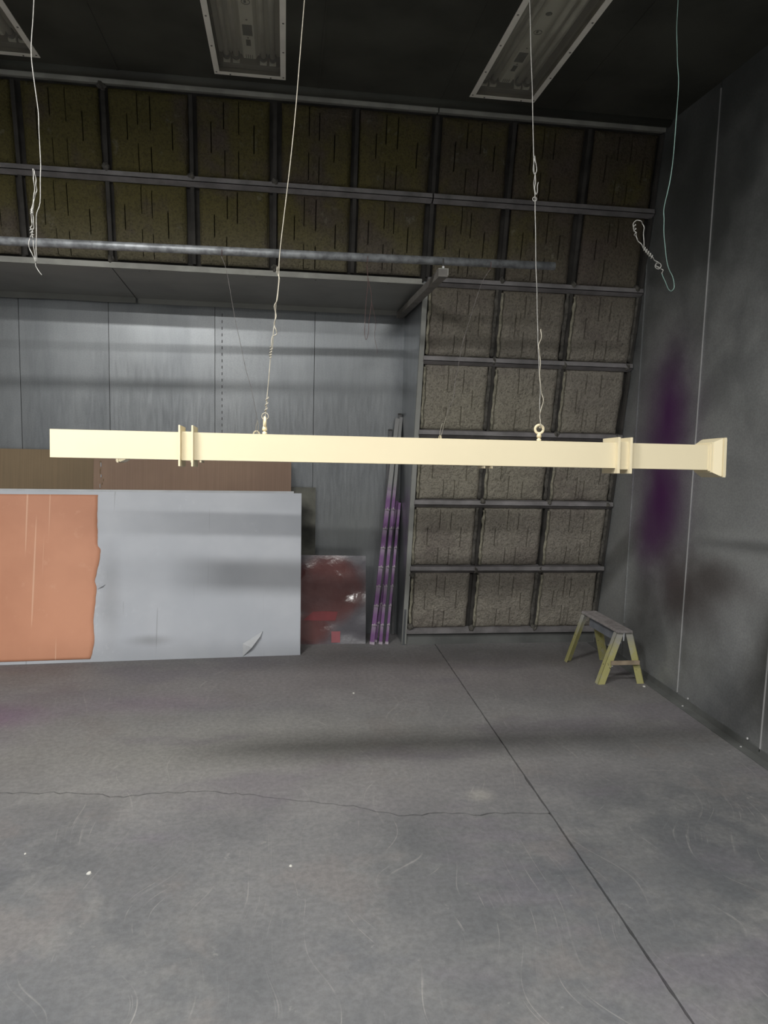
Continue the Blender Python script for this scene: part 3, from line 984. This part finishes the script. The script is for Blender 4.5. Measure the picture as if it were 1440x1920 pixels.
# ================================================================== WIRES
def path(pts, y, wob=0.0, sub=4, seed=0):
    """smooth (x,z) points at depth y into a 3-D polyline, with a small wander in depth"""
    P = [Vector((x, y, z)) for x, z in pts]
    out = []
    for i in range(len(P) - 1):
        p0, p1, p2, p3 = P[max(i - 1, 0)], P[i], P[i + 1], P[min(i + 2, len(P) - 1)]
        for k in range(sub):
            t = k / sub
            q = 0.5 * ((2 * p1) + (p2 - p0) * t + (2 * p0 - 5 * p1 + 4 * p2 - p3) * t * t + (3 * p1 - p0 - 3 * p2 + p3) * t ** 3)
            q.y += wob * math.sin(len(out) * 1.1 + seed)
            out.append(q)
    out.append(P[-1].copy())
    return out


def coil(a, b, turns, R, r, mb):       # a wrap of wire round a strand
    a, b = Vector(a), Vector(b)
    d = (b - a)
    s = d.orthogonal().normalized()
    t = d.normalized().cross(s)
    n = int(turns * 9)
    return mb.tube([a + d * i / n + (s * math.cos(i * 2 * math.pi / 9) + t * math.sin(i * 2 * math.pi / 9)) * R for i in range(n + 1)], r, 5)


def hook(parent, x, y):
    build(MB().ring((x, y, ZC - 0.018), (0, 1, 0), 0.014, 0.003, 16, 6).tube([(x, y, ZC - 0.005), (x, y, ZC)], 0.004, 6), 'ceiling_hook', 'screw', parent)


LW = [(0.098, 3.80), (0.055, 3.223), (0.042, 3.043), (0.029, 2.86), (0.012, 2.674), (-0.009, 2.485), (-0.025, 2.332), (-0.027, 2.251), (-0.03, 2.207), (-0.037, 2.148), (-0.039, 2.1),
      (-0.045, 2.06), (-0.048, 2.002), (-0.054, 1.972), (-0.061, 1.883), (-0.068, 1.803), (-0.072, 1.753), (-0.0745, 1.731)]
LW2 = [(-0.033, 2.293), (-0.033, 2.27), (-0.025, 2.251), (-0.028, 2.216), (-0.032, 2.174), (-0.043, 2.148), (-0.035, 2.115), (-0.043, 2.084), (-0.033, 2.057), (-0.036, 2.045), (-0.05, 2.037), (-0.052, 2.001)]
t = thing('hanging_wire', (0.098, 2.8, ZC), 'pale wire with a long twist holding the left eyebolt of the nearest post', 'wire', 'wires hanging in the booth')
build(MB().tube(path(LW, 2.80, 0.0015), 0.0018, 6), 'wire_strand', 'wirec', t, True)
m = MB().tube(path(LW2, 2.797, 0.003, seed=2), 0.0018, 6)
coil((-0.052, 2.8, 2.0), (-0.056, 2.8, 1.96), 4, 0.0045, 0.0018, m)
build(m, 'twisted_end', 'wirec', t, True)
m = MB().ring((-0.0735, 2.80, 1.742), (0.3, 1, 0), 0.013, 0.0020, 20, 6)
coil((-0.071, 2.8, 1.756), (-0.066, 2.8, 1.815), 3, 0.0045, 0.0018, m)
build(m, 'wire_loop', 'wirec', t, True)
hook(t, 0.098, 2.8)

RW = [(0.845, 3.80), (0.887, 3.306), (0.904, 3.098), (0.918, 2.932), (0.933, 2.721), (0.939, 2.693), (0.937, 2.653), (0.944, 2.601), (0.95, 2.506), (0.961, 2.347), (0.971, 2.227),
      (0.98, 2.105), (0.985, 2.043), (0.993, 1.961), (1.002, 1.878), (1.003, 1.815), (1.009, 1.753), (1.009, 1.738)]
RW2 = [(0.992, 2.112), (0.994, 2.075), (0.985, 2.043), (0.993, 2.013), (0.996, 1.961), (0.998, 1.909), (1.01, 1.858), (1.016, 1.826), (1.006, 1.795), (1.006, 1.763), (1.009, 1.738)]
t = thing('hanging_wire', (0.845, 2.8, ZC), 'pale wire tied through the right eyebolt of the nearest post', 'wire', 'wires hanging in the booth')
build(MB().tube(path(RW, 2.80, 0.0015), 0.0018, 6), 'wire_strand', 'wire', t, True)
build(MB().tube(path(RW2, 2.797, 0.004, seed=1), 0.0018, 6), 'twisted_end', 'wirec', t, True)
m = MB()
m.tube(path([(0.934, 2.745), (0.931, 2.72), (0.931, 2.70), (0.937, 2.688), (0.944, 2.70), (0.942, 2.72), (0.937, 2.737), (0.934, 2.755)], 2.797), 0.0018, 6)
m.tube(path([(0.939, 2.69), (0.942, 2.66), (0.940, 2.635), (0.946, 2.615), (0.951, 2.625), (0.95, 2.645), (0.953, 2.66)], 2.797), 0.0018, 6)
m.ring((0.943, 2.80, 2.598), (0, 1, 0), 0.008, 0.0018, 14, 6)
build(m, 'twisted_joint', 'wire', t, True)
build(MB().ring((1.009, 2.80, 1.735), (1, 0.1, 0), 0.0085, 0.0020, 16, 6), 'wire_loop', 'wirec', t, True)
hook(t, 0.845, 2.8)

FLm = [(-0.85, 3.80), (-0.894, 3.183), (-0.904, 3.076), (-0.908, 2.986), (-0.898, 2.888), (-0.889, 2.798), (-0.889, 2.734), (-0.886, 2.643), (-0.888, 2.587), (-0.892, 2.494), (-0.906, 2.446),
       (-0.907, 2.38), (-0.91, 2.333), (-0.908, 2.295), (-0.913, 2.272), (-0.904, 2.253), (-0.892, 2.237)]
FLb = [(-0.912, 2.28), (-0.924, 2.313), (-0.933, 2.331), (-0.932, 2.36), (-0.925, 2.372), (-0.919, 2.364), (-0.922, 2.389), (-0.926, 2.404), (-0.92, 2.417), (-0.923, 2.439), (-0.92, 2.473),
       (-0.912, 2.511), (-0.909, 2.548), (-0.912, 2.585), (-0.912, 2.608), (-0.908, 2.6), (-0.904, 2.577), (-0.903, 2.549), (-0.902, 2.53), (-0.91, 2.511), (-0.914, 2.483), (-0.919, 2.464),
       (-0.916, 2.436), (-0.915, 2.408), (-0.921, 2.385), (-0.918, 2.351), (-0.915, 2.314), (-0.911, 2.28)]
t = thing('hanging_wire', (-0.85, 2.9, ZC), 'unused wire with a tangled doubled end hanging at the far left', 'wire', 'wires hanging in the booth')
build(MB().tube(path(FLm, 2.90, 0.001), 0.0018, 6), 'wire_strand', 'wire', t, True)
m = MB().tube(path(FLb, 2.898, 0.003), 0.0018, 6)
coil((-0.9205, 2.9, 2.45), (-0.92, 2.9, 2.47), 3, 0.005, 0.0018, m)
coil((-0.921, 2.9, 2.37), (-0.924, 2.9, 2.40), 3, 0.006, 0.0018, m)
build(m, 'tangled_end', 'wire', t, True)
hook(t, -0.85, 2.9)

GRm = [(1.52, 3.80), (1.526, 3.424), (1.53, 3.305), (1.54, 3.206), (1.552, 3.107), (1.552, 2.924), (1.546, 2.758), (1.526, 2.642), (1.528, 2.59), (1.533, 2.527), (1.548, 2.443), (1.564, 2.391),
       (1.579, 2.37), (1.592, 2.332), (1.591, 2.315), (1.58, 2.304), (1.567, 2.314), (1.548, 2.347), (1.535, 2.372)]
GRl = [(1.535, 2.372), (1.538, 2.385), (1.528, 2.393), (1.512, 2.399), (1.506, 2.413), (1.52, 2.412), (1.5, 2.424), (1.486, 2.436), (1.464, 2.449), (1.448, 2.469), (1.431, 2.489), (1.416, 2.503),
       (1.413, 2.52), (1.405, 2.534), (1.396, 2.552), (1.402, 2.57), (1.416, 2.577), (1.432, 2.571), (1.442, 2.555), (1.445, 2.522), (1.448, 2.469)]
t = thing('hanging_wire', (1.52, 2.9, ZC), 'greenish wire bent back into a hooked loop near the right wall', 'wire', 'wires hanging in the booth')
build(MB().tube(path(GRm, 2.90, 0.001), 0.0018, 6), 'wire_strand', 'wireg', t, True)
m = MB().tube(path(GRl, 2.90, 0.003), 0.0018, 6)
coil((1.448, 2.9, 2.469), (1.49, 2.9, 2.432), 5, 0.006, 0.002, m)
coil((1.41, 2.9, 2.515), (1.402, 2.9, 2.56), 3, 0.005, 0.0018, m)
m.ring((1.516, 2.9, 2.402), (0.2, 1, 0), 0.012, 0.0018, 16, 6)
build(m, 'hooked_loop', 'wire', t, True)
hook(t, 1.52, 2.9)

R1 = [(-0.36, 2.645), (-0.329, 2.556), (-0.285, 2.311), (-0.255, 2.18), (-0.224, 2.033), (-0.194, 1.929), (-0.163, 1.779), (-0.156, 1.734), (-0.164, 1.70), (-0.157, 1.662), (-0.150, 1.70), (-0.157, 1.743)]
R2 = [(1.19, 2.66), (1.139, 2.574), (1.083, 2.389), (1.04, 2.234), (1.014, 2.078), (1.001, 2.0), (0.995, 1.906), (0.974, 1.859), (0.954, 1.795), (0.940, 1.732), (0.926, 1.672), (0.920, 1.70), (0.932, 1.754)]
for nm, pts, lab in (('a', R1, 'thin dark wire tied from the pipe to the left end of the hidden post'), ('b', R2, 'thin grey wire tied from the pipe to the right end of the hidden post')):
    t = thing('pipe_wire', (pts[0][0], 4.285, pts[0][1]), lab, 'wire', 'thin wires tied to the pipe')
    n = len(pts)
    k1 = n - 5
    build(MB().tube(path(pts[:k1 + 1], 4.272, 0.001), 0.0013, 5), 'wire_strand', 'wiret', t, True)
    build(MB().tube(path(pts[k1:], 4.272, 0.001), 0.0019, 5), 'wire_loop', 'wirec', t, True)
RL = [(0.46, 2.645), (0.465, 2.62), (0.47, 2.549), (0.463, 2.459), (0.457, 2.322), (0.458, 2.252), (0.468, 2.225), (0.48, 2.277), (0.481, 2.338), (0.494, 2.46), (0.469, 2.579), (0.464, 2.645)]
t = build(MB().tube(path(RL, 4.30, 0.004), 0.0015, 5).tube(path([(0.494, 2.44), (0.52, 2.33), (0.515, 2.25), (0.533, 2.17), (0.531, 2.148)], 4.30), 0.0009, 5), 'pipe_wire', 'wired', None, True, (0.46, 4.3, 2.64))
tag(t, 'dark red wire looped over the pipe and hanging free', 'wire', 'thin wires tied to the pipe')

# ================================================================== LEANING SHEETS
def leaning(name, x0, x1, y0a, y0b, y1a, y1b, h0, h1, th, mat, nx=2, nz=2, wave=0.0, seed=0, origin=None):
    """sheet with foot (x0,y0a)-(x1,y0b) on the floor and top at heights h0/h1 leaning back to y1a/y1b"""
    og = Vector(origin if origin else (x1, y0b, 0))
    vs, fs = [], []
    for i in range(nx + 1):
        for j in range(nz + 1):
            u, v = i / nx, j / nz
            x = x0 + (x1 - x0) * u
            y = (y0a + (y0b - y0a) * u) * (1 - v) + (y1a + (y1b - y1a) * u) * v
            z = (h0 + (h1 - h0) * u) * v
            d = wave * mnoise.noise(Vector((x * 1.7, z * 2.2, seed))) if wave else 0.0
            vs.append((x, y + d * min(1, 6 * v), z))
    n0 = len(vs)
    vs += [(x, y + th, z) for x, y, z in vs]
    W_ = nz + 1
    for i in range(nx):
        for j in range(nz):
            a = i * W_ + j
            fs.append((a, a + W_, a + W_ + 1, a + 1))
            fs.append((n0 + a, n0 + a + 1, n0 + a + W_ + 1, n0 + a + W_))
    for i in range(nx):
        for a, b in ((i * W_, (i + 1) * W_), (i * W_ + nz, (i + 1) * W_ + nz)):
            fs.append((a, b, n0 + b, n0 + a))
    for j in range(nz):
        for a, b in ((j, j + 1), (nx * W_ + j, nx * W_ + j + 1)):
            fs.append((a, b, n0 + b, n0 + a))
    o = build(MB().add(vs, fs), name, mat, None, wave > 0, og)
    if wave:
        o.data.set_sharp_from_angle(angle=0.7)
    return o


SHY = lambda x, v: (5.353 + (x - 0.134) * 0.0551) + 0.25 * v      # face of the grey sheet at height fraction v
g = leaning('grey_sheet', -2.31, 0.134, SHY(-2.31, 0), SHY(0.134, 0), SHY(-2.31, 1), SHY(0.134, 1), 1.203, 1.203, 0.006, 'sheet', 60, 30, 0.008, 1.5)
tag(g, 'large grey sheet leaning in front, its left part covered in orange film', 'sheet')
SHW = lambda x, z: 0.008 * mnoise.noise(Vector((x * 1.7, z * 2.2, 1.5))) * min(1, 6 * z / 1.203)


def onsheet(u, sdist, out):
    """point at u metres left of the grey sheet's right foot, sdist metres up its face, standing out towards the room"""
    x = 0.134 - u * 0.9985
    z = sdist * 1.203 / 1.2287
    return Vector((x, SHY(x, z / 1.203) + SHW(x, z) - out, z))


# orange film: torn right-hand edge
EDGE = [(1.496, 0.022), (1.473, 0.139), (1.487, 0.291), (1.476, 0.443), (1.471, 0.528), (1.486, 0.578), (1.460, 0.712), (1.452, 0.809), (1.473, 0.822), (1.485, 1.062), (1.484, 1.205)]


def edge_u(s):
    for (a, b), (c, d) in zip(EDGE[:-1], EDGE[1:]):
        if b <= s <= d:
            return a + (c - a) * (s - b) / (d - b)
    return EDGE[0][0] if s < EDGE[0][1] else EDGE[-1][0]


vs, fs = [], []
NU, NV = 30, 60
for j in range(NV + 1):
    s = 0.022 + (1.205 - 0.022) * j / NV
    e = edge_u(s) + 0.004 * mnoise.noise(Vector((s * 25, 0, 0)))
    for i in range(NU + 1):
        vs.append(onsheet(e + (2.44 - e) * i / NU, s, 0.0022))
for j in range(NV):
    for i in range(NU):
        a = j * (NU + 1) + i
        fs.append((a, a + 1, a + NU + 2, a + NU + 1))
o = build(MB().add(vs, fs), 'orange_film', 'orange', g, True)
sm = o.modifiers.new('thick', 'SOLIDIFY')
sm.thickness = 0.0016
sm.offset = 0
o['label'] = 'orange film with a torn right edge'
# lifted corner and tear of the grey skin
f1 = MB().add([onsheet(0.427, 0.004, 0.004), onsheet(0.427, 0.10, 0.012), onsheet(0.282, 0.188, 0.004), onsheet(0.30, 0.155, 0.03), onsheet(0.36, 0.075, 0.035)],
              [(0, 4, 1), (4, 3, 1), (3, 2, 1)])
o = build(f1, 'folded_flap', 'edge', g)
o.modifiers.new('thick', 'SOLIDIFY').thickness = 0.003
f2 = MB().add([onsheet(1.465, 0.520, 0.004), onsheet(1.462, 0.560, 0.006), onsheet(1.412, 0.552, 0.004), onsheet(1.43, 0.54, 0.018)], [(0, 1, 3), (1, 2, 3)])
o = build(f2, 'torn_flap', 'sheet', g)
o.modifiers.new('thick', 'SOLIDIFY').thickness = 0.002

b = leaning('backing_sheet', -2.34, 0.075, SHY(-2.34, 0) + 0.022, SHY(0.075, 0) + 0.022, SHY(-2.34, 1) + 0.022, SHY(0.075, 1) + 0.022, 1.216, 1.216, 0.006, 'edge')
tag(b, 'pale sheet behind the large grey sheet, only its top edge showing', 'sheet')
c1 = leaning('cardboard_sheet', -2.36, -1.395, 5.66, 5.66, 5.83, 5.83, 1.492, 1.492, 0.006, 'card_olive')
tag(c1, 'olive brown cardboard sheet at the far left behind the orange film', 'cardboard')
c2 = leaning('cardboard_sheet', -1.44, 0.055, 5.62, 5.62, 5.79, 5.79, 1.44, 1.44, 0.006, 'card_brown')
rt_ = random.Random(8)
for k in range(8):
    tx, tz, th_ = -1.385 + rt_.uniform(-0.014, 0.014), 1.21 + 0.027 * k, rt_.uniform(0.012, 0.032)
    yy = 5.62 + 0.17 * tz / 1.44
    build(MB().box((tx, yy - 0.008, tz), (tx + rt_.uniform(0.003, 0.009), yy - 0.002, tz + th_)), 'tape_scrap', 'card_olive' if k % 3 else 'edge', c2)
tag(c2, 'reddish brown cardboard sheet behind the large grey sheet', 'cardboard')
d1 = leaning('dark_sheet', -0.25, 0.254, 5.73, 5.73, 5.86, 5.86, 1.238, 1.228, 0.004, 'darksheet')
tag(d1, 'narrow dark mottled sheet standing behind the right end of the grey sheet', 'sheet')
r1 = leaning('red_panel', 0.072, 0.66, 5.62, 5.62, 5.735, 5.735, 0.70, 0.692, 0.004, 'red', 24, 20, 0.012, 8.0)
tag(r1, 'dark square panel with a glossy dark red spray patch', 'panel')


def onred(x, z, out):
    return Vector((x, 5.62 + 0.115 * z / 0.70 + 0.012 * mnoise.noise(Vector((x * 1.7, z * 2.2, 8.0))) * min(1, 6 * z / 0.70) - out, z))


for pts, mt in ((((0.16, 0.19), (0.30, 0.185), (0.415, 0.185), (0.435, 0.255), (0.30, 0.26), (0.235, 0.255)), 'tape'), (((0.385, 0.012), (0.455, 0.012), (0.457, 0.10), (0.385, 0.10)), 'tapep')):
    n = len(pts)
    mb = MB().add([onred(x, z, 0.003) for x, z in pts] + [onred(x, z, 0.0005) for x, z in pts], [tuple(range(n)), tuple(range(n, 2 * n))] + [(i, (i + 1) % n, n + (i + 1) % n, n + i) for i in range(n)])
    build(mb, 'masked_patch', mt, r1)

# ================================================================== PURPLE RACK BARS IN THE CORNER
def rack_bar(foot, top, wd, hooks, label, mat='rackbar'):
    foot, top = Vector(foot), Vector(top)
    d = top - foot
    Ln = d.length
    q = d.to_track_quat('Z', 'Y')
    t = place('rack_bar', None, None, foot)
    t.rotation_mode = 'QUATERNION'
    # keep the broad face towards the room
    z = d.normalized()
    y = Vector((0, 1, 0)) - z * z.y
    y.normalize()
    x = y.cross(z)
    t.rotation_quaternion = Matrix((x, y, z)).transposed().to_quaternion()
    tag(t, label, 'rack bar', 'bars leaning in the recess corner')

    def part(mb, name, m, par=None):
        return place(name, mb.mesh(name, M[m]), par or t)
    ch = MB().box((-wd / 2, -0.010, 0.004), (wd / 2, -0.006, Ln)).box((-wd / 2, -0.006, 0.004), (-wd / 2 + 0.003, 0.012, Ln)).box((wd / 2 - 0.003, -0.006, 0.004), (wd / 2, 0.012, Ln))
    part(ch, 'channel', mat)
    if hooks:
        part(MB().box((-wd / 2 - 0.003, -0.014, 0.0), (wd / 2 + 0.003, 0.014, 0.02)), 'foot_cap', 'hook')
        k = 1
        while k * 0.155 < min(Ln - 0.08, hooks):
            zz = k * 0.155
            h = MB().box((-wd / 2 - 0.002, -0.018, zz - 0.004), (wd / 2 + 0.002, -0.010, zz + 0.005)).box((-0.004, -0.032, zz - 0.003), (0.004, -0.018, zz + 0.003)).box((-0.004, -0.035, zz - 0.003), (0.004, -0.031, zz + 0.016))
            part(h, 'hook', 'hook')
            k += 1
    else:
        part(MB().box((-wd / 2 - 0.002, -0.012, Ln - 0.012), (wd / 2 + 0.002, 0.013, Ln + 0.002)), 'end_cap', 'socket')
    return t


rack_bar((0.707, 5.60, 0), (0.905, 5.862, 1.80), 0.034, 1.16, 'leftmost purple banded rack bar, the widest of the tall ones')
rack_bar((0.776, 5.60, 0), (0.935, 5.858, 1.81), 0.024, 1.16, 'second tall purple rack bar, just right of the widest one')
rack_bar((0.742, 5.66, 0), (0.918, 5.845, 1.13), 0.020, 1.0, 'short purple rack bar between the two tall ones, set back')
rack_bar((0.826, 5.60, 0), (0.932, 5.80, 1.12), 0.020, 1.0, 'rightmost short purple rack bar with its own foot')
rack_bar((0.915, 5.862, 0), (0.928, 5.885, 1.84), 0.022, 0, 'dull grey bar standing deepest in the recess corner', 'greybar')
rack_bar((0.80, 5.84, 0), (0.853, 5.878, 1.71), 0.026, 0, 'grey bar with a dark end behind the tall purple bars', 'greybar')

# ================================================================== SAWHORSE
sh = thing('sawhorse', (2.32, 4.83, 0), 'low yellow metal sawhorse with a grey top beside the right wall', 'sawhorse')


def leg(foot, top, sx, sy):
    """angle-iron leg: one flange facing the end, one facing inwards along the horse"""
    foot, top = Vector(foot), Vector(top)
    m = MB()
    a, b, th = 0.052, 0.045, 0.004
    d = (top - foot)
    for k, (p, wv) in enumerate((((sx * a), Vector((1, 0, 0))), ((sy * b), Vector((0, 1, 0))))):
        e = wv * p
        n = (Vector((0, sy * th, 0)) if k == 0 else Vector((sx * th, 0, 0)))
        m.hexa([foot, foot + e, foot + e + n, foot + n, foot + d, foot + d + e, foot + d + e + n, foot + d + n])
    return build(m, 'leg', 'horse', sh)


leg((2.152, 4.578, 0), (2.285, 4.612, 0.352), 1, 1)
leg((2.492, 4.578, 0), (2.402, 4.612, 0.352), -1, 1)
leg((2.120, 5.105, 0), (2.222, 5.072, 0.368), 1, -1)
leg((2.455, 5.105, 0), (2.352, 5.072, 0.368), -1, -1)
bevel(build(MB().hexa([(2.286, 4.598, 0.354), (2.400, 4.598, 0.354), (2.350, 5.088, 0.372), (2.226, 5.088, 0.372), (2.292, 4.598, 0.372), (2.394, 4.598, 0.372), (2.343, 5.088, 0.390), (2.231, 5.088, 0.390)]), 'top_plate', 'horsetop', sh), 0.003)
build(MB().hexa([(2.326, 4.64, 0.268), (2.338, 4.64, 0.268), (2.292, 5.05, 0.282), (2.280, 5.05, 0.282), (2.326, 4.64, 0.354), (2.338, 4.64, 0.354), (2.292, 5.05, 0.372), (2.280, 5.05, 0.372)]), 'web_plate', 'horseweb', sh)
build(MB().box((2.236, 4.560, 0.142), (2.440, 4.576, 0.168)), 'cross_bar', 'wood', sh)
build(MB().box((2.330, 4.60, 0.30), (2.336, 4.606, 0.354)), 'hanging_tab', 'edge', sh)

# ================================================================== CHIPS ON THE FLOOR
rk = random.Random(5)
for (x, y, s), lab in zip(((-0.719, 2.704, 0.011), (0.041, 2.679, 0.008), (0.461, 4.526, 0.010), (2.43, 4.95, 0.012), (2.46, 4.52, 0.014), (-1.0, 2.86, 0.006)),
                          ('largest white paint chip on the open floor at left', 'small white paint chip on the floor near the middle', 'white paint chip on the floor below the purple bars',
                           'white paint chip under the sawhorse', 'white paint chip at the sawhorse foot nearest the wall', 'tiny white paint chip at the far left of the floor')):
    n = 7
    pts = [(x + s * rk.uniform(0.6, 1) * math.cos(2 * math.pi * i / n), y + s * rk.uniform(0.6, 1) * math.sin(2 * math.pi * i / n)) for i in range(n)]
    mb = MB().add([(a, b_, 0.0) for a, b_ in pts] + [(x + (a - x) * 0.8, y + (b_ - y) * 0.8, s * 0.45) for a, b_ in pts],
                  [tuple(range(n)), tuple(range(n, 2 * n))] + [(i, (i + 1) % n, n + (i + 1) % n, n + i) for i in range(n)])
    tag(build(mb, 'paint_chip', 'chip', None, False, (x, y, 0)), lab, 'paint chip', 'paint chips on the floor')
